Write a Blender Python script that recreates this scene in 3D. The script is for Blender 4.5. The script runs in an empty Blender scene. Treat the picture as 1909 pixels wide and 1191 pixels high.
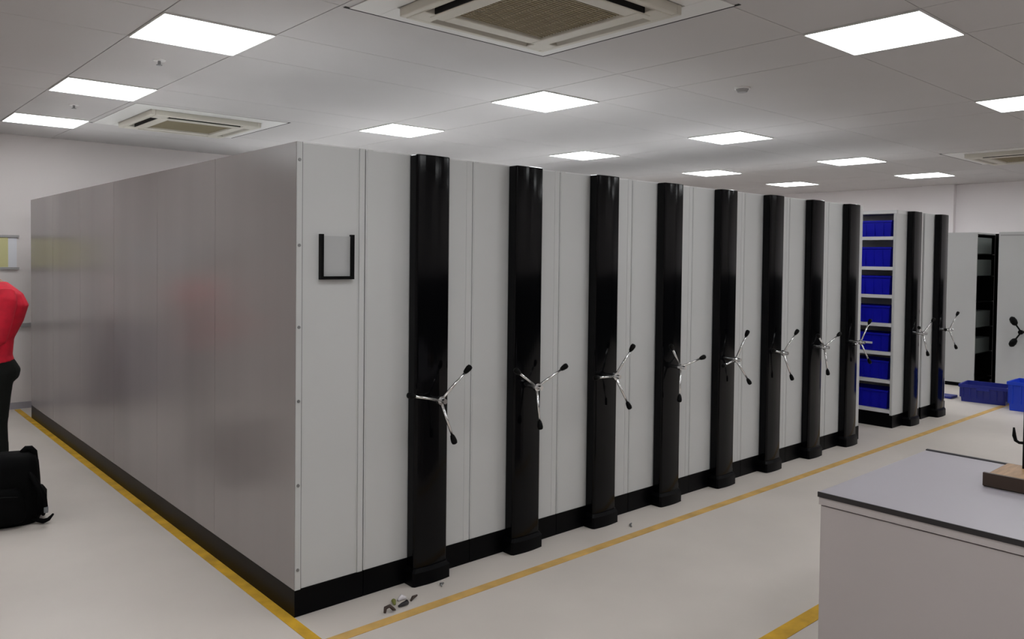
import bpy, bmesh, math, random
from mathutils import Vector, Matrix, Euler
random.seed(7)
S = bpy.context.scene
COL = S.collection
PI = math.pi

# ------------------------------------------------------------------ camera
cam_d = bpy.data.cameras.new('camera'); cam = bpy.data.objects.new('camera', cam_d); COL.objects.link(cam)
S.camera = cam
YAW, PITCH, ROLL = 0.8437, -0.0247, 0.0117
F_PX, CX, CY = 1471.6, 954.5, 515.34
cam.location = (-1.6637, -3.3581, 1.6828)
fw = Vector((math.cos(PITCH)*math.cos(YAW), math.cos(PITCH)*math.sin(YAW), math.sin(PITCH)))
rt0 = Vector((math.sin(YAW), -math.cos(YAW), 0)); up0 = rt0.cross(fw)
rt = math.cos(ROLL)*rt0 + math.sin(ROLL)*up0
up = -math.sin(ROLL)*rt0 + math.cos(ROLL)*up0
cam.matrix_world = Matrix(((rt.x, up.x, -fw.x, cam.location.x), (rt.y, up.y, -fw.y, cam.location.y),
                           (rt.z, up.z, -fw.z, cam.location.z), (0, 0, 0, 1)))
cam_d.sensor_fit = 'HORIZONTAL'; cam_d.sensor_width = 36.0
cam_d.lens = 36.0*F_PX/1909
cam_d.shift_x = 0.0
cam_d.shift_y = -(595.5-CY)/1909
cam_d.clip_start = 0.05

# ------------------------------------------------------------------ world, exposure
w = bpy.data.worlds.new('world'); S.world = w; w.use_nodes = True
w.node_tree.nodes['Background'].inputs[0].default_value = (0.8, 0.82, 0.85, 1)
w.node_tree.nodes['Background'].inputs[1].default_value = 0.05
S.view_settings.view_transform = 'Standard'; S.view_settings.look = 'None'
S.view_settings.exposure = 0.0; S.view_settings.gamma = 1.0; S.view_settings.use_curve_mapping = False
LAMP = 14.0            # radiance of the ceiling light panels

# ------------------------------------------------------------------ materials
def mat(name, col, rough=0.5, metal=0.0, noise=None, bump=None, spec=0.5, coat=0.0, aniso=None):
    m = bpy.data.materials.new(name); m.use_nodes = True
    nt = m.node_tree; b = nt.nodes['Principled BSDF']
    b.inputs['Base Color'].default_value = (*col, 1); b.inputs['Roughness'].default_value = rough
    b.inputs['Metallic'].default_value = metal; b.inputs['Specular IOR Level'].default_value = spec
    b.inputs['Coat Weight'].default_value = coat
    tc = nt.nodes.new('ShaderNodeTexCoord')
    if noise:
        sc, amt, stretch = noise
        mp = nt.nodes.new('ShaderNodeMapping'); mp.inputs['Scale'].default_value = stretch
        n = nt.nodes.new('ShaderNodeTexNoise'); n.inputs['Scale'].default_value = sc; n.inputs['Detail'].default_value = 5
        r = nt.nodes.new('ShaderNodeValToRGB')
        r.color_ramp.elements[0].position = 0.3; r.color_ramp.elements[1].position = 0.7
        r.color_ramp.elements[0].color = (*[c*(1-amt) for c in col], 1)
        r.color_ramp.elements[1].color = (*[min(1, c*(1+amt)) for c in col], 1)
        nt.links.new(tc.outputs['Object'], mp.inputs[0]); nt.links.new(mp.outputs[0], n.inputs['Vector'])
        nt.links.new(n.outputs['Fac'], r.inputs[0]); nt.links.new(r.outputs[0], b.inputs['Base Color'])
    if bump:
        sc, st, stretch = bump
        mp = nt.nodes.new('ShaderNodeMapping'); mp.inputs['Scale'].default_value = stretch
        n = nt.nodes.new('ShaderNodeTexNoise'); n.inputs['Scale'].default_value = sc; n.inputs['Detail'].default_value = 3
        bp = nt.nodes.new('ShaderNodeBump'); bp.inputs['Strength'].default_value = st; bp.inputs['Distance'].default_value = 0.01
        nt.links.new(tc.outputs['Object'], mp.inputs[0]); nt.links.new(mp.outputs[0], n.inputs['Vector'])
        nt.links.new(n.outputs['Fac'], bp.inputs['Height']); nt.links.new(bp.outputs[0], b.inputs['Normal'])
    return m

def emit(name, col, strength):
    m = bpy.data.materials.new(name); m.use_nodes = True; nt = m.node_tree
    b = nt.nodes['Principled BSDF']; b.inputs['Base Color'].default_value = (*col, 1)
    b.inputs['Emission Color'].default_value = (*col, 1); b.inputs['Emission Strength'].default_value = strength
    return m

M = dict(
    floor=mat('pale floor coating', (0.60, 0.545, 0.50), 0.45, noise=(1.3, 0.06, (1, 1, 1))),
    ceiling=mat('ceiling board', (0.515, 0.495, 0.49), 0.9, noise=(0.9, 0.03, (1, 1, 1))),
    groove=mat('ceiling joint', (0.16, 0.15, 0.145), 0.9),
    wall=mat('painted wall', (0.64, 0.595, 0.585), 0.8, noise=(1.0, 0.02, (1, 1, 1))),
    wall_brightened=mat('brightened painted wall', (0.88, 0.84, 0.85), 0.8, noise=(1.0, 0.02, (1, 1, 1))),  # right wall's missing light put into a paler copy of the wall colour
    dado=mat('dark dado panel', (0.035, 0.035, 0.035), 0.6),
    blue_grey=mat('dull blue enamel', (0.06, 0.07, 0.14), 0.5),
    skirting=mat('grey skirting', (0.35, 0.33, 0.36), 0.6),
    lamp=emit('lit diffuser', (0.955, 0.985, 1.0), LAMP),
    white_frame=mat('white enamel', (0.75, 0.74, 0.72), 0.5),
    ac=mat('cassette plastic', (0.58, 0.55, 0.48), 0.5),
    ac_white=mat('cassette frame white', (0.68, 0.67, 0.65), 0.5),
    ac_grille=mat('cassette grille', (0.30, 0.255, 0.165), 0.7),
    black_void=mat('dark recess', (0.006, 0.005, 0.004), 0.9),
    panel=mat('light grey powder coat', (0.505, 0.505, 0.50), 0.42, noise=(2.0, 0.015, (1, 1, 1))),
    top_bounce=mat('bounce top sheet', (0.64, 0.635, 0.63), 0.6),  # unseen cabinet tops whitened to bounce light onto the ceiling
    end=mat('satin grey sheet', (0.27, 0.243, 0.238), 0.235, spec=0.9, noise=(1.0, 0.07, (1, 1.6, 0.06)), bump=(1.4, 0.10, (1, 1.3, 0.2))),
    seam=mat('panel joint', (0.10, 0.10, 0.10), 0.7),
    black=mat('gloss black', (0.001, 0.001, 0.0015), 0.10, spec=0.16),
    plinth=mat('black plinth', (0.001, 0.001, 0.0015), 0.35, spec=0.08),
    blackmat=mat('black plastic', (0.0015, 0.0015, 0.0015), 0.5, spec=0.1),
    chrome=mat('chrome', (0.72, 0.72, 0.72), 0.2, metal=1.0),
    steel=mat('screw steel', (0.25, 0.25, 0.25), 0.4, metal=0.8),
    holder=mat('holder backing', (0.40, 0.40, 0.40), 0.5),
    shelf=mat('shelf white', (0.66, 0.65, 0.66), 0.45),
    blue=mat('blue plastic', (0.003, 0.004, 0.38), 0.45, spec=0.25, noise=(4, 0.1, (1, 1, 1))),
    blue_dark=mat('dark blue plastic', (0.010, 0.018, 0.22), 0.4),
    blue_bright=mat('bright blue plastic', (0.008, 0.05, 0.55), 0.4),
    yellow=mat('yellow floor paint', (0.60, 0.34, 0.015), 0.6, noise=(9, 0.22, (1, 1, 1))),
    yellow_faded=mat('worn yellow floor paint', (0.60, 0.37, 0.11), 0.6, noise=(7, 0.2, (1, 1, 1))),
    top=mat('pale laminate', (0.35, 0.325, 0.355), 0.4, noise=(2, 0.02, (1, 1, 1))),
    edge=mat('black edging', (0.010, 0.008, 0.010), 0.4),
    counter=mat('grey laminate', (0.425, 0.385, 0.378), 0.55, noise=(2, 0.03, (1, 1, 1))),
    wood=mat('varnished wood', (0.30, 0.17, 0.08), 0.4, noise=(8, 0.3, (1, 8, 1))),
    wood_dark=mat('dark stained wood', (0.035, 0.018, 0.010), 0.45),
    trunk=mat('grey trunking', (0.32, 0.31, 0.31), 0.6),
    board=mat('pale board', (0.66, 0.66, 0.70), 0.5),
    yellow_sheet=mat('pale yellow sheet', (0.55, 0.52, 0.27), 0.7),
    skin=mat('skin', (0.36, 0.19, 0.12), 0.5, noise=(8, 0.05, (1, 1, 1))),
    hair=mat('black hair', (0.01, 0.008, 0.007), 0.6, bump=(60, 0.4, (1, 1, 0.2))),
    eye=mat('eye white', (0.75, 0.73, 0.70), 0.2),
    red=mat('red jersey', (0.62, 0.005, 0.028), 0.8, noise=(14, 0.15, (1, 1, 1)), bump=(9, 0.3, (1, 1, 1))),
    trousers=mat('charcoal trousers', (0.008, 0.009, 0.008), 0.9, spec=0.2, bump=(9, 0.3, (1, 1, 1))),
    bag=mat('black nylon', (0.0012, 0.0012, 0.0014), 0.8, spec=0.1, bump=(30, 0.15, (1, 1, 1))),
    buckle=mat('grey buckle', (0.16, 0.17, 0.18), 0.4),
    scrap=mat('dark brown scrap', (0.035, 0.018, 0.012), 0.6),
    scrap_green=mat('olive scrap', (0.16, 0.17, 0.03), 0.6),
    scrap_pale=mat('pale foil scrap', (0.62, 0.58, 0.60), 0.4),
    greybox=mat('grey green carton', (0.16, 0.18, 0.17), 0.6),
    red_spot=mat('sprinkler bulb', (0.35, 0.05, 0.04), 0.4),
)

# ------------------------------------------------------------------ mesh helpers
def box(bm, x0, x1, y0, y1, z0, z1, bev=0.0, seg=2):
    r = bmesh.ops.create_cube(bm, size=1.0)
    vs = r['verts']
    for v in vs:
        v.co = Vector((x0+(v.co.x+.5)*(x1-x0), y0+(v.co.y+.5)*(y1-y0), z0+(v.co.z+.5)*(z1-z0)))
    if bev > 0:
        es = list({e for v in vs for e in v.link_edges})
        bmesh.ops.bevel(bm, geom=es, offset=bev, segments=seg, profile=0.5, affect='EDGES')

def tube(bm, p0, p1, r0, r1=None, n=14):
    p0, p1 = Vector(p0), Vector(p1); r1 = r0 if r1 is None else r1
    d = p1-p0
    q = d.to_track_quat('Z', 'Y').to_matrix().to_4x4(); q.translation = (p0+p1)/2
    bmesh.ops.create_cone(bm, cap_ends=True, segments=n, radius1=r0, radius2=r1, depth=d.length, matrix=q)

def ball(bm, c, r, sc=(1, 1, 1), n=14, rot=None):
    m = Matrix.Translation(Vector(c)) @ (rot.to_matrix().to_4x4() if rot else Matrix.Identity(4)) @ Matrix.Diagonal((*sc, 1))
    bmesh.ops.create_uvsphere(bm, u_segments=n, v_segments=max(8, n-4), radius=r, matrix=m)

def loft(bm, rings, cap=True):
    """rings: lists of equal-length point lists"""
    R = [[bm.verts.new(p) for p in ring] for ring in rings]
    n = len(R[0])
    for a, b in zip(R, R[1:]):
        for i in range(n):
            bm.faces.new((a[i], a[(i+1) % n], b[(i+1) % n], b[i]))
    if cap:
        bm.faces.new(list(reversed(R[0]))); bm.faces.new(R[-1])

def path_tube(bm, pts, radii, n=12):
    pts = [Vector(p) for p in pts]
    if not hasattr(radii, '__len__'): radii = [radii]*len(pts)
    rings = []; ref = None
    for i, p in enumerate(pts):
        t = (pts[min(i+1, len(pts)-1)]-pts[max(i-1, 0)]).normalized()
        if ref is None:
            ref = t.orthogonal().normalized()
        ref = (ref - t*ref.dot(t)).normalized()
        b = t.cross(ref)
        rings.append([p+radii[i]*(math.cos(2*PI*k/n)*ref+math.sin(2*PI*k/n)*b) for k in range(n)])
    loft(bm, rings)

def ellipse(c, rx, ry, n=24, k=2.0):
    out = []
    for i in range(n):
        a = 2*PI*i/n; ca, sa = math.cos(a), math.sin(a)
        out.append((c[0]+rx*math.copysign(abs(ca)**(2/k), ca), c[1]+ry*math.copysign(abs(sa)**(2/k), sa), c[2]))
    return out

def obj(name, bm, m, parent=None, loc=None, smooth=False, bevel=0.0):
    bmesh.ops.recalc_face_normals(bm, faces=bm.faces)
    me = bpy.data.meshes.new(name); bm.to_mesh(me); bm.free()
    if m is not None: me.materials.append(m)
    if smooth:
        for p in me.polygons: p.use_smooth = True
    o = bpy.data.objects.new(name, me); COL.objects.link(o)
    if parent: o.parent = parent
    if loc: o.location = loc
    if bevel:
        b = o.modifiers.new('bevel', 'BEVEL'); b.width = bevel; b.segments = 2; b.limit_method = 'ANGLE'
    return o

def B(): return bmesh.new()
def boxobj(name, m, parent, *a, **k):
    bm = B(); box(bm, *a, **k); return obj(name, bm, m, parent)

def tag(o, label, cat, group=None):
    o['label'] = label; o['category'] = cat
    if group: o['group'] = group
    return o
def empty(name, label, cat, loc=(0, 0, 0), rz=0.0, group=None):
    o = bpy.data.objects.new(name, None); COL.objects.link(o); o.location = loc; o.rotation_euler = (0, 0, rz)
    o.empty_display_size = 0.1
    return tag(o, label, cat, group)
def struct(o): o['kind'] = 'structure'; return o

def copy_tree(o, parent=None):
    c = o.copy(); COL.objects.link(c)
    if parent: c.parent = parent
    for ch in list(o.children): copy_tree(ch, c)
    return c

def remeshed(o, voxel, smooth_it=4):
    r = o.modifiers.new('remesh', 'REMESH'); r.mode = 'VOXEL'; r.voxel_size = voxel; r.use_smooth_shade = True
    s = o.modifiers.new('smooth', 'SMOOTH'); s.factor = 0.5; s.iterations = smooth_it
    dg = bpy.context.evaluated_depsgraph_get()
    me = bpy.data.meshes.new_from_object(o.evaluated_get(dg))
    o.modifiers.clear(); o.data = me
    for p in me.polygons: p.use_smooth = True
    return o

# ------------------------------------------------------------------ room shell
X0, X1, Y0, Y1, HC = -4.6, 12.0, -6.4, 6.42, 2.915
struct(boxobj('floor', M['floor'], None, X0-.2, X1+.2, Y0-.2, Y1+.2, -0.1, 0.0))
struct(boxobj('wall_back', M['wall'], None, X0-.2, X1+.2, Y1, Y1+.15, 0, HC+.1))
struct(boxobj('wall_front', M['wall'], None, X0-.2, X1+.2, Y0-.15, Y0, 0, HC+.1))
struct(boxobj('wall_left', M['wall'], None, X0-.15, X0, Y0, Y1, 0, HC+.1))
struct(boxobj('wall_right', M['wall_brightened'], None, X1, X1+.15, Y0, Y1, 0, HC+.1))
struct(boxobj('baseboard_back', M['skirting'], None, X0, X1, Y1-.012, Y1, 0.0, 0.07))
struct(boxobj('trim_1', M['wall_brightened'], None, X1-.10, X1, 1.37, 1.85, 0, HC))      # shallow pilaster on the right wall

struct(boxobj('trim_3', M['dado'], None, X0, X1, Y0, Y0+.03, 0.001, 1.40))     # dark dado on the walls behind the camera and to its right
struct(boxobj('trim_4', M['dado'], None, X1-.03, X1, Y0+.03, -2.2, 0.001, 1.40))

LX = [-2.66, 0.0, 2.69, 5.30, 7.95, 10.2]
LY = [-5.5, -3.5, -1.47, 1.17, 3.19, 5.13]
bm = B()
gx = [X0] + sorted(v for x in LX for v in (x-.305, x+.305)) + [X1]
gy = [Y0] + sorted([v for y in LY for v in (y-.305, y+.305)] + [0.15]) + [Y1]
g = 0.003
for a, b in zip(gx, gx[1:]):
    for c, d in zip(gy, gy[1:]):
        box(bm, a+g, b-g, c+.0018, d-.0018, HC, HC+.02)
struct(obj('ceiling', bm, M['ceiling']))
struct(boxobj('trim_2', M['groove'], None, X0, X1, Y0, Y1, HC+.02, HC+.06))       # dark carrier above the ceiling joints

# ------------------------------------------------------------------ ceiling lights
def make_lamp():
    t = empty('ceiling_light', '', 'ceiling light')
    bm = B()
    for s in (-1, 1):
        box(bm, s*.297, s*.303, -.303, .303, -.010, 0); box(bm, -.297, .297, s*.297, s*.303, -.010, 0)
    obj('frame', bm, M['white_frame'], t)
    boxobj('diffuser', M['lamp'], t, -.2965, .2965, -.2965, .2965, -.007, -.001)
    return t
lamp_labels = {
    (0, 1): None,
    (1, 2): 'large square ceiling light at upper left, nearest of the three receding there',
    (1, 3): 'middle of the three square ceiling lights receding at upper left',
    (1, 4): 'farthest of the three square ceiling lights at upper left, above the person in red',
    (2, 2): 'square ceiling light just past the near corner of the big air conditioner cassette',
    (2, 3): 'square ceiling light above the first black column of the shelving',
    (2, 1): 'largest square ceiling light at upper right of the photo',
    (3, 1): 'square ceiling light cut by the right edge of the photo',
    (3, 2): 'bigger, higher one of the two square ceiling lights above the fifth black column',
    (3, 3): 'square ceiling light low above the third black column',
    (4, 2): 'square ceiling light above the eighth black column and the blue bins',
    (4, 3): 'thin far ceiling light, lower one of the two above the fifth black column',
    (5, 3): 'lowest far ceiling light, just above the top of the seventh black column',
    (5, 2): 'far ceiling light nearest the right end wall, above the last black column',
}
proto = None
for i, x in enumerate(LX):
    for j, y in enumerate(LY):
        t = make_lamp() if proto is None else copy_tree(proto)
        proto = proto or t
        t.location = (x, y, HC)
        lb = lamp_labels.get((i, j-1))
        if lb is None:  # no listed label: unseen light added to brighten the room
            lb = 'square ceiling light added out of view to brighten the room'
        tag(t, lb, 'ceiling light', 'square ceiling lights')

# ------------------------------------------------------------------ air conditioner cassettes
def make_cassette():
    t = empty('air_conditioner', '', 'air conditioner')
    def ring(bm, o, i, z0, z1):
        for s in (-1, 1):
            box(bm, min(s*o, s*i), max(s*o, s*i), -o, o, z0, z1); box(bm, -i, i, min(s*o, s*i), max(s*o, s*i), z0, z1)
    bm = B(); box(bm, .668, .69, -.69, .69, -.002, -.0005); box(bm, -.69, .668, .668, .69, -.002, -.0005); obj('shadow_gap', bm, M['black_void'], t)
    bm = B(); ring(bm, .668, .50, -.006, -.0005); obj('outer_frame', bm, M['ac_white'], t, bevel=.002)
    bm = B(); ring(bm, .49, .455, -.050, -.0005)                       # rim
    ring(bm, .385, .295, -.055, -.0005)                                 # inner ring
    for sx in (-1, 1):
        for sy in (-1, 1):
            box(bm, min(sx*.33, sx*.455), max(sx*.33, sx*.455), min(sy*.33, sy*.455), max(sy*.33, sy*.455), -.052, -.001)
    obj('body', bm, M['ac'], t, bevel=.006)
    bm = B(); box(bm, -.295, .295, -.295, .295, -.035, -.001)
    for k in range(-14, 15):
        box(bm, -.29, .29, k*.02-.004, k*.02+.004, -.042, -.035)
    for k in range(-3, 4):
        box(bm, k*.08-.003, k*.08+.003, -.29, .29, -.040, -.034)
    obj('grille', bm, M['ac_grille'], t)
    for q in range(4):
        bm = B(); box(bm, -.33, .33, .385, .455, -.008, -.001); box(bm, -.33, .33, .385, .391, -.05, -.008)
        s = obj('air_slot', bm, M['black_void'], t); s.rotation_euler.z = q*PI/2
        bm = B(); loft(bm, [[(x, .452, -.046), (x, .434, -.010), (x, .430, -.012), (x, .448, -.050)] for x in (-.325, .325)])
        s2 = obj('louver', bm, M['ac'], s)
    return t
ac = make_cassette(); ac.location = (1.02, -.52, HC)
tag(ac, 'large square air conditioner cassette cut by the top edge of the photo', 'air conditioner', 'ceiling cassettes')
c = copy_tree(ac); c.location = (1.02, 4.26, HC)
tag(c, 'air conditioner cassette at upper left, above the near corner of the shelving end panel', 'air conditioner', 'ceiling cassettes')
c = copy_tree(ac); c.location = (8.66, -.52, HC)
tag(c, 'far air conditioner cassette at the right edge, seen as a dark slot in the ceiling', 'air conditioner', 'ceiling cassettes')

# ------------------------------------------------------------------ ceiling devices
def sprinkler(x, y, label):
    t = empty('sprinkler_head', label, 'sprinkler', (x, y, HC), group='ceiling sprinklers')
    bm = B(); tube(bm, (0, 0, -.006), (0, 0, 0), .035, .04, 20); obj('rosette', bm, M['white_frame'], t, smooth=False)
    bm = B(); tube(bm, (0, 0, -.03), (0, 0, -.006), .009); tube(bm, (0, 0, -.034), (0, 0, -.03), .018)
    obj('nozzle', bm, M['steel'], t)
sprinkler(0.017, 1.95, 'sprinkler head on ceiling between the two nearest upper left lights')
sprinkler(-0.0, 4.06, 'sprinkler head between the two farthest upper left lights')
t = empty('smoke_detector', 'round white smoke detector on bare ceiling at upper right of centre', 'smoke detector', (3.336, -.197, HC))
bm = B(); tube(bm, (0, 0, -.012), (0, 0, 0), .055, .055, 24); obj('base', bm, M['white_frame'], t)
bm = B(); tube(bm, (0, 0, -.035), (0, 0, -.012), .032, .046, 24); obj('cover', bm, M['trunk'], t)

# ------------------------------------------------------------------ shelving
H, ZP, LEN, PW, U0 = 2.2, 0.127, 5.80, 0.671, 0.364
G = 0.002
def make_handle(parent):
    bm = B()
    tube(bm, (0, -.045, 0), (0, .065, 0), .013); tube(bm, (0, -.014, 0), (0, .005, 0), .022, .022, 20)
    ball(bm, (0, -.016, 0), .013, n=12)
    hb = obj('handle', bm, M['chrome'], parent, loc=(.361, -.135, .95))
    for k in range(3):
        a = k*2*PI/3
        d = Vector((math.cos(a), 0, math.sin(a)))
        bm = B(); tube(bm, d*.015+Vector((0, -.006, 0)), d*.185+Vector((0, -.036, 0)), .0075, .0065); obj('spoke', bm, M['chrome'], hb, smooth=True)
        p0, p1 = d*.184+Vector((0, -.035, 0)), d*.234+Vector((0, -.044, 0))
        bm = B(); path_tube(bm, [p0.lerp(p1, f) for f in (0, .05, .35, .7, .93, 1)], [.008, .0105, .0145, .0165, .0135, .006], 14)
        obj('knob', bm, M['blackmat'], hb, smooth=True)
    return hb

def column_profile(w, d, n=10):
    """bowed front pilaster, plan outline"""
    pts = [(-w/2, 0), (-w/2, -d*.76)]
    for i in range(n+1):
        t = i/n; x = -w/2+.009+t*(w-.018)
        pts.append((x, -d*.90-d*.10*math.sin(PI*t)))
    pts += [(w/2, -d*.76), (w/2, 0)]
    return pts
def make_front(t, side_grooves=True):
    prof = column_profile(.210, .076)
    bm = B(); loft(bm, [[(x+.361, y, z) for x, y in prof] for z in (.02, H-.004)])
    obj('column', bm, M['black'], t, bevel=.006)
    prof = column_profile(.236, .092)
    bm = B(); loft(bm, [[(x*s+.361, y*s, z) for x, y in prof] for z, s in ((0.001, 1.0), (.07, 1.0), (.09, .9))])
    obj('column_foot', bm, M['plinth'], t)
    make_handle(t)

def make_unit():
    t = empty('mobile_shelving_unit', '', 'shelving unit')
    bm = B(); box(bm, G, PW-G, 0.004, LEN, ZP, H-.006, .002); obj('cabinet_body', bm, M['panel'], t)
    boxobj('bounce_top_panel', M['top_bounce'], t, G, PW-G, 0.004, LEN, H-.006, H)  # added cover sheet, throws light up at the ceiling
    for x in (.006, PW-.047):
        bm = B(); box(bm, x+.004, x+.037, .0028, .0045, ZP+.002, H-.002); obj('edge_strip', bm, M['panel'], t)
    boxobj('plinth', M['plinth'], t, G, PW-G, 0.0, LEN, .001, ZP-.001)
    make_front(t)
    return t

ordinal = ['first', 'second', 'third', 'fourth', 'fifth', 'sixth', 'seventh', 'eighth']
angs = [46, 29, 56, 15, 66, 50, 29, 62]
unit = make_unit()
units = []
for k in range(8):
    u = unit if k == 0 else copy_tree(unit)
    u.location = (U0+PW*k, 0, 0)
    for ch in u.children:
        if ch.name.startswith('handle'): ch.rotation_euler.y = -math.radians(angs[k])
    tag(u, ('%s light grey mobile shelving unit from the near corner, with black column and three-spoke handle' % ordinal[k]) if k < 7 else
        'eighth light grey mobile shelving unit, last one before the open aisle with blue bins', 'shelving unit', 'mobile shelving units in the long row')
    units.append(u)
u = copy_tree(unit); u.location = (7.185, 0, 0)
for ch in u.children:
    if ch.name.startswith('handle'): ch.rotation_euler.y = -math.radians(56)
tag(u, 'last mobile shelving unit of the row, right of the open shelves with blue bins', 'shelving unit', 'mobile shelving units in the long row')

# fixed end unit with the broad satin side
t = empty('fixed_shelving_unit', 'fixed end shelving cabinet with broad satin grey side and black U-shaped holder', 'shelving unit', (0, 0, 0))
bm = B(); box(bm, 0.004, U0-G, 0.004, LEN, ZP, H-.006, .002); obj('cabinet_body', bm, M['panel'], t)
boxobj('bounce_top_panel', M['top_bounce'], t, 0.004, U0-G, 0.004, LEN, H-.006, H)
bm = B()
NP = 6; pl = LEN/NP
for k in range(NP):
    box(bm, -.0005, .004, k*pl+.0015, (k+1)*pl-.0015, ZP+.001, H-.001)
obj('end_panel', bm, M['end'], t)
bm = B(); box(bm, .001, .028, -.002, .004, ZP, H); obj('corner_strip', bm, M['panel'], t)
boxobj('strip_joint', M['seam'], t, .0285, .031, -.0005, .004, ZP, H)
boxobj('edge_strip', M['panel'], t, U0-.035, U0-.008, -.002, .004, ZP+.002, H-.002)
boxobj('plinth', M['plinth'], t, 0, U0-G, 0, LEN, .001, ZP-.001)
for z in (2.117, 1.725, 1.348, 1.006, .615, .221):
    bm = B(); tube(bm, (.014, -.006, z), (.014, -.001, z), .007, .008, 10); obj('screw', bm, M['steel'], t)
bm = B()
box(bm, .115, .129, -.022, .003, 1.567, 1.78); box(bm, .277, .291, -.022, .003, 1.567, 1.78); box(bm, .129, .277, -.022, .003, 1.567, 1.582)
hd = obj('document_holder', bm, M['blackmat'], t); hd['label'] = 'black U-shaped document holder'
boxobj('backing_plate', M['holder'], hd, .129, .277, -.004, .003, 1.582, 1.772)

# unit with the open side: shelves seen across the aisle
shelf_z = [.18, .481, .765, 1.055, 1.344, 1.628, 1.934]
t = empty('open_shelving_unit', 'mobile shelving unit with open side showing shelves of blue bins beside the aisle', 'shelving unit', (6.47, 0, 0))
bm = B(); box(bm, .335, PW-G, .004, LEN, ZP, H-.036); obj('cabinet_body', bm, M['panel'], t)
bm = B(); box(bm, 0, .335, 0.004, .03, ZP, H-.036, .003); obj('side_panel', bm, M['panel'], t)
for x in (.004, PW-.047):
    boxobj('edge_strip', M['panel'], t, x+.004, x+.037, .0028, .0045, ZP+.002, H-.002)
for y in (1.0, 2.0, 3.0, 4.0, 5.0, LEN-.03):
    boxobj('upright', M['shelf'], t, .004, .335, y, y+.03, ZP, H-.036)
boxobj('bounce_top_panel', M['top_bounce'], t, 0, PW-G, .004, LEN, H-.035, H)
for z in shelf_z:
    bm = B()
    box(bm, .006, .335, .03, LEN-.03, z-.010, z-.002); box(bm, .002, .010, .03, LEN-.03, z-.034, z)
    obj('shelf', bm, M['shelf'], t)
boxobj('plinth', M['plinth'], t, G, PW-G, 0.0, LEN, .001, ZP-.001)
make_front(t)
for ch in t.children:
    if ch.name.startswith('handle'): ch.rotation_euler.y = -math.radians(40)

def make_bin(m, wy, dx, h):
    """open-top tapered tub with rim and grip slot, depth along +x"""
    t = 0.006
    bm = B()
    def rr(ins, z): return [(ins, ins, z), (dx-ins, ins, z), (dx-ins, wy-ins, z), (ins, wy-ins, z)]
    loft(bm, [rr(.016, 0.0), rr(.010, h*.45), rr(.004, h-.02), rr(-.004, h-.018), rr(-.004, h), rr(.008, h), rr(.012, h*.5), rr(.02, .006)])
    for k in range(1, 5):
        y = wy*k/5
        box(bm, .004, .012, y-.004, y+.004, .01, h-.03)
    return bm
words7 = ['lowest', 'second lowest', 'third lowest', 'middle', 'third highest', 'second highest', 'topmost']
hts = [.19, .19, .185, .175, .19, .20, .165]
for z, wd, h in zip(shelf_z, words7, hts):
    o = obj('storage_bin', make_bin(M['blue'], .44, .28, h), M['blue'], None, loc=(6.505, .062, z+.0))
    tag(o, 'blue plastic bin on the %s shelf of the open shelving unit' % wd, 'bin', 'blue bins on the open shelves')
    if wd == 'third lowest':
        c = boxobj('bin_label', M['shelf'], o, -.004, .008, .17, .29, .07, .09)
        c['label'] = 'white label strip'
        o['label'] = 'blue plastic bin with white label strip, on the third lowest shelf of the open unit'

# ------------------------------------------------------------------ far shelving facing the room
def big_handle(parent, y, z, a0):
    bm = B(); tube(bm, (-.02, 0, 0), (.13, 0, 0), .012); tube(bm, (-.03, 0, 0), (.0, 0, 0), .03, .03, 16)
    hb = obj('handle', bm, M['blackmat'], parent, loc=(-.13, y, z))
    for k in range(3):
        a = a0+k*2*PI/3; d = Vector((0, math.cos(a), math.sin(a)))
        bm = B(); tube(bm, d*.02, d*.13+Vector((-.03, 0, 0)), .010); obj('spoke', bm, M['blackmat'], hb)
        bm = B(); path_tube(bm, [d*r+Vector((-.03, 0, 0)) for r in (.10, .12, .16, .20, .22)], [.016, .034, .042, .034, .012], 12)
        obj('knob', bm, M['blackmat'], hb, smooth=True)
XF = 10.0; HF = 2.085
t = empty('shelving_cabinet', 'far pale shelving cabinet left of the dark gap, partly behind the last black column', 'shelving unit', (XF, .402, 0))
bm = B(); box(bm, 0, .018, 0, .52, .05, HF); box(bm, .018, .75, .50, .52, .05, HF); box(bm, .018, .75, .012, .50, HF-.02, HF)
obj('cabinet_body', bm, M['panel'], t)
boxobj('plinth', M['plinth'], t, .01, .75, .01, .51, .001, .05)
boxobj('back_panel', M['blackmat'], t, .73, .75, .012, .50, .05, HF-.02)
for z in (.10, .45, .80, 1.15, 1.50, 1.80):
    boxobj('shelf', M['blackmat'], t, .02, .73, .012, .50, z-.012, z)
for z, hh, wd in ((.451, .2, 'lowest'), (.801, .22, 'second lowest'), (1.501, .22, 'second highest'), (1.801, .22, 'topmost')):
    o = boxobj('carton', M['greybox'], None, XF+.05, XF+.62, .418, .80, z, z+hh, bev=.006)
    tag(o, 'grey green carton %s in the dark gap between the far cabinets' % wd, 'box', 'cartons in the far gap')
t = empty('shelving_cabinet', 'far pale shelving cabinet right of the dark gap at the photo right edge', 'shelving unit', (XF, -.373, 0))
bm = B(); box(bm, 0, .75, 0, .52, .05, HF, .004); obj('cabinet_body', bm, M['panel'], t)
boxobj('top_rail', M['trunk'], t, -.004, .0, .0, .50, HF-.05, HF-.035)
boxobj('plinth', M['plinth'], t, .01, .75, .01, .51, .001, .05)
big_handle(t, .20, .80, math.radians(60))
t2 = boxobj('gap_shade_panel', M['blackmat'], None, XF+.70, XF+.72, .152, .40, 0.001, HF)  # added black sheet standing for the shade deep in the gap
tag(t2, 'tall black panel put in for the darkness deep between the two far pale cabinets', 'panel')

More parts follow.
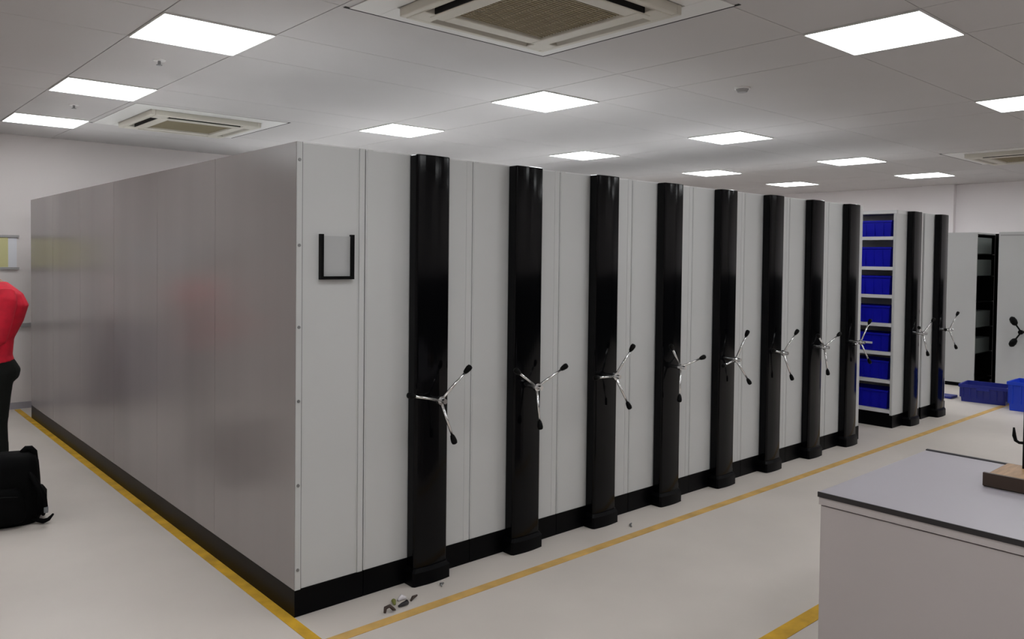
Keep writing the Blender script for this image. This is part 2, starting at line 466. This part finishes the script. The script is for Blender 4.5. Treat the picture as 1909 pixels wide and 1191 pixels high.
# ------------------------------------------------------------------ crates on the floor at the far end
def crate(name, loc, rz, wx, wy, h, m, label):
    t = empty(name, label, 'crate', loc, rz)
    bm = B()
    def rr(ins, z): return [(-wx/2+ins, -wy/2+ins, z), (wx/2-ins, -wy/2+ins, z), (wx/2-ins, wy/2-ins, z), (-wx/2+ins, wy/2-ins, z)]
    loft(bm, [rr(.02, 0.001), rr(.006, h-.04), rr(-.008, h-.035), rr(-.008, h), rr(.010, h), rr(.012, h-.03), rr(.026, .012)])
    n = 7
    for k in range(n):
        f = -.42+.84*k/(n-1)
        for s in (-1, 1):
            box(bm, f*wx-.006, f*wx+.006, min(s*(wy/2-.012), s*(wy/2+.003)), max(s*(wy/2-.012), s*(wy/2+.003)), h*.25, h-.035)
            box(bm, min(s*(wx/2-.012), s*(wx/2+.003)), max(s*(wx/2-.012), s*(wx/2+.003)), f*wy-.006, f*wy+.006, h*.25, h-.035)
    obj('tub', bm, m, t)
    for s in (-1, 1):
        bm = B(); box(bm, min(s*(wx/2-.005), s*(wx/2+.02)), max(s*(wx/2-.005), s*(wx/2+.02)), -.07, .07, h-.06, h-.03, .005)
        obj('grip', bm, m, t)
crate('plastic_crate', (8.97, -.075, 0), .10, .40, .50, .21, M['blue_dark'], 'low dark blue plastic crate on the floor before the far dark gap')
crate('plastic_crate', (8.75, -.72, 0), 0.0, .42, .60, .33, M['blue_bright'], 'taller bright blue plastic crate at the right edge of the photo')
o = boxobj('crate_lid', M['blue_dark'], None, 8.80, 9.02, .26, .46, .001, .03, bev=.01)
tag(o, 'dark blue flat lid lying on the floor left of the low crate', 'lid')

# ------------------------------------------------------------------ floor lines
o = boxobj('floor_marking', M['yellow'], None, -.056, -.001, -1.4, Y1-.05, .0005, .002)
tag(o, 'yellow painted floor line along the satin end panel', 'floor marking', 'yellow floor lines')
o = boxobj('floor_marking', M['yellow_faded'], None, -.01, 9.0, -.335, -.275, .0005, .002)
tag(o, 'worn yellow floor line running before the row of black columns', 'floor marking', 'yellow floor lines')
o = boxobj('floor_marking', M['yellow'], None, 0.6, 3.0, -1.59, -1.51, .0005, .002)
tag(o, 'short yellow floor line beside the counter at the bottom right', 'floor marking', 'yellow floor lines')

# ------------------------------------------------------------------ counter
t = empty('counter', 'grey counter with pale top and black edging at the bottom right corner', 'counter', (1.37, -1.82, 0))
CW, CL = 1.11, 2.6
bm = B(); box(bm, .010, CW-.012, -CL+.01, -.010, .001, .694); obj('cabinet_body', bm, M['counter'], t)
bm = B(); box(bm, .004, CW-.006, -CL+.006, -.004, .700, .7315); obj('rail', bm, M['counter'], t)
boxobj('worktop', M['top'], t, .006, CW-.02, -CL+.006, -.002, .732, .7495)
bm = B(); box(bm, 0, .006, -CL, 0, .730, .7505)
box(bm, CW-.02, CW, -CL, 0, .730, .756, .004)
obj('edging', bm, M['edge'], t)

t = empty('hook_stand', 'wooden hook stand with thin black rod on the counter, cut by the right edge', 'stand', (2.07, -2.37, .7505))
bm = B(); box(bm, -.08, .20, -.26, .145, .0, .030, .004); obj('foot_board', bm, M['wood_dark'], t)
bm = B(); box(bm, -.07, .19, -.25, .135, .030, .055, .008); obj('base', bm, M['wood'], t)
boxobj('base_trim', M['wood_dark'], t, -.084, -.068, -.26, .145, .004, .058)
bm = B(); path_tube(bm, [(.13, .055, .05), (.13, .055, .40)], .006, 10); obj('rod', bm, M['blackmat'], t)
bm = B(); path_tube(bm, [(.13, .055, .165), (.13, .075, .163), (.13, .088, .17), (.13, .094, .19), (.13, .096, .225)], [.006, .006, .007, .008, .004], 10); obj('hook', bm, M['blackmat'], t, smooth=True)

# ------------------------------------------------------------------ back wall fittings
t = empty('notice_board', 'long pale board with grey rails on the back wall behind the person', 'board', (0, Y1, 1.5))
boxobj('panel', M['board'], t, -2.2, -.02, -.012, 0, .01, .33)
for z in (0, .34):
    boxobj('rail', M['trunk'], t, -2.2, 0, -.025, 0, z-.012, z+.012)
o = boxobj('notice_sheet', M['yellow_sheet'], None, -.75, -.10, Y1-.016, Y1-.0125, 1.515, 1.825)
tag(o, 'pale yellow notice sheet on the board at the left edge', 'notice')
o = boxobj('cable_trunking', M['trunk'], None, -2.4, 3.0, Y1-.03, Y1, .875, .915)
tag(o, 'grey cable trunking running along the back wall at waist height', 'trunking')

t = empty('storage_cabinet', 'low dull blue two-door cabinet on the back wall, seen mirrored in the satin end panel', 'cabinet', (-1.45, Y1-.03, 0))
bm = B(); box(bm, 0, .66, -.40, 0, .04, .90, .006); obj('cabinet_body', bm, M['dado'], t)
boxobj('plinth', M['blackmat'], t, .02, .64, -.37, -.01, .001, .04)
for k, x in enumerate((.008, .334)):
    d = boxobj('door', M['blue_grey'], t, x, x+.318, -.418, -.401, .06, .885, bev=.003)
    bm = B(); tube(bm, (x+(.28 if k == 0 else .038), -.435, .55), (x+(.28 if k == 0 else .038), -.435, .68), .006); obj('handle', bm, M['steel'], d)

# ------------------------------------------------------------------ backpack
def make_backpack(loc, rz):
    t = empty('backpack', 'bulging black backpack standing on the floor at the left edge', 'bag', loc, rz)
    bm = B()
    loft(bm, [ellipse((0, 0, z), rx, ry, 32, 3.2) for z, rx, ry in
              ((.001, .22, .125), (.02, .235, .14), (.12, .238, .15), (.25, .234, .142), (.36, .226, .128), (.40, .212, .112), (.425, .17, .08))])
    obj('main_compartment', bm, M['bag'], t, smooth=True)
    bm = B()
    loft(bm, [ellipse((0, -.12-.0*z, z), rx, ry, 28, 3.0) for z, rx, ry in
              ((.03, .15, .06), (.05, .165, .075), (.15, .165, .08), (.22, .15, .065), (.245, .12, .05))])
    obj('front_pocket', bm, M['bag'], t, smooth=True)
    bm = B(); loft(bm, [ellipse((.225, 0, z), rx, ry, 20, 2.6) for z, rx, ry in ((.04, .03, .08), (.06, .045, .09), (.17, .045, .09), (.2, .025, .07))])
    obj('side_pocket', bm, M['bag'], t, smooth=True)
    bm = B(); path_tube(bm, [(.135, .03, .38), (.142, .03, .425), (.158, .03, .440), (.178, .03, .440), (.195, .03, .42), (.205, .03, .34)], [.02, .022, .022, .022, .022, .02], 12)
    obj('carry_handle', bm, M['bag'], t, smooth=True)
    bm = B(); path_tube(bm, [(.15, -.06, .36), (.21, -.13, .28), (.26, -.15, .18), (.27, -.14, .10), (.255, -.10, .05)], [.012, .016, .018, .014, .01], 10)
    obj('shoulder_strap', bm, M['bag'], t, smooth=True)
    bm = B(); path_tube(bm, [(.20, -.10, .03), (.26, -.14, .02), (.285, -.13, .026), (.31, -.11, .05)], [.012, .015, .012, .006], 8)
    obj('loose_strap', bm, M['bag'], t, smooth=True)
    boxobj('buckle', M['buckle'], t, .262, .285, -.165, -.13, .075, .11, bev=.004)
    bm = B(); path_tube(bm, [(-.13, -.195, .2), (-.05, -.204, .21), (.05, -.204, .21), (.13, -.195, .2)], .004, 6)
    obj('zip', bm, M['blackmat'], t)
make_backpack((-.815, 2.36, 0), -.25)

# ------------------------------------------------------------------ person in red, facing left, cut by the frame
def make_person(loc, rz):
    t = empty('person', 'person in red long-sleeved top and charcoal trousers, standing at the left edge', 'person', loc, rz)
    # local: faces -x, y lateral
    def limb(bm, pts, radii): path_tube(bm, pts, radii, 14)
    def spread(a, n=3):
        return a
    hip, knee, ank = .93, .50, .085
    sh = 1.40
    arms = {}
    for s in (-1, 1):
        arms[s] = [(.055, s*.165, sh), (.06, s*.205, sh-.06), (.04, s*.235, 1.22), (.015, s*.245, 1.10), (-.05, s*.22, 1.06), (-.16, s*.16, 1.08), (-.235, s*.115, 1.10)]
    torso = [(.02, 0, .84, .10, .155), (.03, 0, .90, .118, .165), (.01, 0, .98, .100, .150), (.03, 0, 1.10, .105, .145),
             (.065, 0, 1.22, .120, .165), (.085, 0, 1.32, .122, .180), (.075, 0, 1.40, .100, .165), (.045, 0, 1.455, .06, .09)]
    # continuous body
    bm = B()
    loft(bm, [ellipse((x, y, z), rx, ry) for x, y, z, rx, ry in torso])
    limb(bm, [(.05, 0, 1.42), (.0, 0, 1.48), (-.055, 0, 1.55)], [.07, .056, .055])
    # head: cranium, jaw, nose, ears, brow, lips
    ball(bm, (-.09, 0, 1.625), .1, (.98, .78, 1.08), 20)
    ball(bm, (-.125, 0, 1.565), .07, (.8, .82, .85), 16)
    loft(bm, [ellipse((-.182+dx, 0, z), rx, ry, 10) for dx, z, rx, ry in ((0.0, 1.635, .012, .009), (-.004, 1.61, .016, .011), (-.01, 1.588, .018, .015), (.0, 1.578, .014, .014))])
    ball(bm, (-.172, 0, 1.548), .02, (.6, 1.2, .45), 12); ball(bm, (-.168, 0, 1.536), .02, (.6, 1.1, .5), 12)
    ball(bm, (-.165, 0, 1.515), .024, (.7, 1, .8), 12)
    for s in (-1, 1):
        ball(bm, (-.072, s*.082, 1.605), .03, (.6, .3, 1.0), 12)
        ball(bm, (-.168, s*.032, 1.640), .018, (.6, 1.3, .5), 10)
        limb(bm, arms[s], [.06, .058, .05, .043, .042, .034, .028])
        # hand: palm and five fingers, loosely curled
        px, py, pz = arms[s][-1]
        d = Vector((-.9, -s*.35, .12)).normalized(); lat = Vector((0, 0, 1)); nrm = d.cross(lat)
        P = Vector((px, py, pz))
        rings = []
        for f, wz, wn in ((0, .026, .020), (.03, .036, .018), (.065, .042, .016), (.092, .040, .013)):
            c = P+d*f
            rings.append([c+lat*wz*math.cos(2*PI*k/14)+nrm*wn*math.sin(2*PI*k/14) for k in range(14)])
        loft(bm, rings)
        for q, (off, ln) in enumerate(((.030, .068), (.010, .078), (-.010, .072), (-.029, .056))):
            c = P+d*.085+lat*off
            cu = nrm*(-s)
            limb(bm, [c, c+d*ln*.45+cu*.004, c+d*ln*.78+cu*.018, c+d*ln*.95+cu*.034], [.0092, .0088, .008, .0068])
        c = P+d*.02+lat*.030
        limb(bm, [c, c+d*.028+lat*.022, c+d*.055+lat*.030, c+d*.078+lat*.026], [.012, .0105, .0095, .007])
        limb(bm, [(.02, s*.07, .88), (.02, s*.09, .72), (.02, s*.10, knee), (.035, s*.10, .34), (.035, s*.10, ank)], [.082, .076, .056, .052, .036])
        loft(bm, [ellipse((x, s*.102, z), rx, ry, 14) for x, z, rx, ry in ((.03, .085, .04, .036), (.0, .055, .075, .04), (-.03, .03, .11, .042), (-.03, .012, .115, .042))])
    body = remeshed(obj('body', bm, M['skin'], t), .0075, 3)
    # clothing
    bm = B()
    shirt_t = [(.008, 0, .925, .146, .198), (.004, 0, .965, .136, .186), (.025, 0, 1.08, .125, .165), (.065, 0, 1.20, .142, .182),
               (.092, 0, 1.31, .146, .200), (.082, 0, 1.39, .122, .186), (.05, 0, 1.45, .085, .115), (.04, 0, 1.472, .070, .075)]
    loft(bm, [ellipse((x, y, z), rx, ry) for x, y, z, rx, ry in shirt_t])
    for s in (-1, 1):
        limb(bm, arms[s][:-1]+[(-.205, s*.135, 1.09)], [.078, .078, .068, .060, .058, .048, .042])
    remeshed(obj('red_top', bm, M['red'], t), .011, 3)
    bm = B()
    loft(bm, [ellipse((x, 0, z), rx, ry) for x, z, rx, ry in ((.02, .76, .10, .165), (.03, .81, .148, .190), (.032, .865, .158, .194), (.022, .92, .138, .188), (.01, .965, .122, .172), (.01, 1.0, .115, .162))])
    for s in (-1, 1):
        limb(bm, [(.025, s*.088, .86), (.02, s*.095, .70), (.02, s*.10, knee), (.03, s*.10, .32), (.03, s*.10, .10), (.03, s*.10, .05)], [.115, .098, .076, .072, .066, .068])
    remeshed(obj('trousers', bm, M['trousers'], t), .011, 3)
    for s in (-1, 1):
        bm = B()
        loft(bm, [ellipse((x, s*.102, z), rx, ry, 20, 2.4) for x, z, rx, ry in ((-.025, .001, .135, .05), (-.025, .03, .135, .052), (-.015, .06, .115, .049), (.02, .09, .065, .045), (.03, .105, .052, .042))])
        obj('shoe', bm, M['blackmat'], t, smooth=True)
    bm = B(); ball(bm, (-.078, 0, 1.648), .104, (.98, .84, 1.02), 24)
    for v in [v for v in bm.verts if v.co.x < -.145 and v.co.z < 1.685 or v.co.z < 1.565]: 
        v.co.x += (.03 if v.co.z > 1.6 else .01)
    obj('hair', bm, M['hair'], t, smooth=True)
    for s in (-1, 1):
        bm = B(); ball(bm, (-.173, s*.032, 1.624), .011, (1, 1, 1), 12); e = obj('eye', bm, M['eye'], t, smooth=True)
        bm = B(); ball(bm, (-.1815, s*.032, 1.624), .005, (.6, 1, 1), 10); obj('iris', bm, M['hair'], e, smooth=True)
make_person((-.755, 3.05, 0), 0.0)

# ------------------------------------------------------------------ litter on the floor
def bent(name, pts, r, m, loc, rz, label):
    bm = B(); path_tube(bm, pts, r, 8); o = obj(name, bm, m, None, loc=loc, smooth=True); o.rotation_euler.z = rz
    tag(o, label, 'scrap', 'scraps on the floor by the first column')
bent('scrap_strip', [(-.025, 0, .008), (-.01, .012, .022), (.012, .006, .026), (.02, -.012, .012), (.03, -.014, .006)], [.006, .009, .008, .008, .004], M['scrap'], (.362, -.235, .001), .2, 'curled dark brown scrap on the yellow line, leftmost of the litter')
bent('scrap_strip', [(-.03, .01, .008), (-.01, .0, .012), (.02, -.004, .010), (.045, .012, .007)], [.005, .010, .012, .006], M['edge'], (.455, -.222, .001), .4, 'black crumpled scrap in the middle of the litter by the first column')
bent('scrap_strip', [(-.02, 0, .007), (.0, .006, .016), (.018, 0, .008)], [.006, .011, .006], M['scrap_green'], (.435, -.175, .001), 1.0, 'olive crumpled scrap behind the black one by the first column')
bent('scrap_strip', [(-.03, 0, .006), (.0, .004, .009), (.035, 0, .006)], [.005, .008, .004], M['scrap'], (.535, -.19, .001), .5, 'small brown scrap at the right end of the litter')
bent('scrap_strip', [(-.02, 0, .008), (.005, .006, .014), (.025, -.004, .006)], [.007, .014, .007], M['scrap_pale'], (.48, -.165, .001), .1, 'pale foil scrap amid the litter by the first column')
bent('scrap_strip', [(-.02, 0, .005), (.0, .01, .008), (.02, 0, .005)], [.004, .006, .004], M['steel'], (.74, -.15, .001), .7, 'grey metal chip at the foot of the first black column')
bent('scrap_strip', [(-.03, 0, .005), (.0, .008, .007), (.03, 0, .005)], [.004, .006, .004], M['steel'], (2.19, -.186, .001), .7, 'grey metal chip on the floor near the third black column')
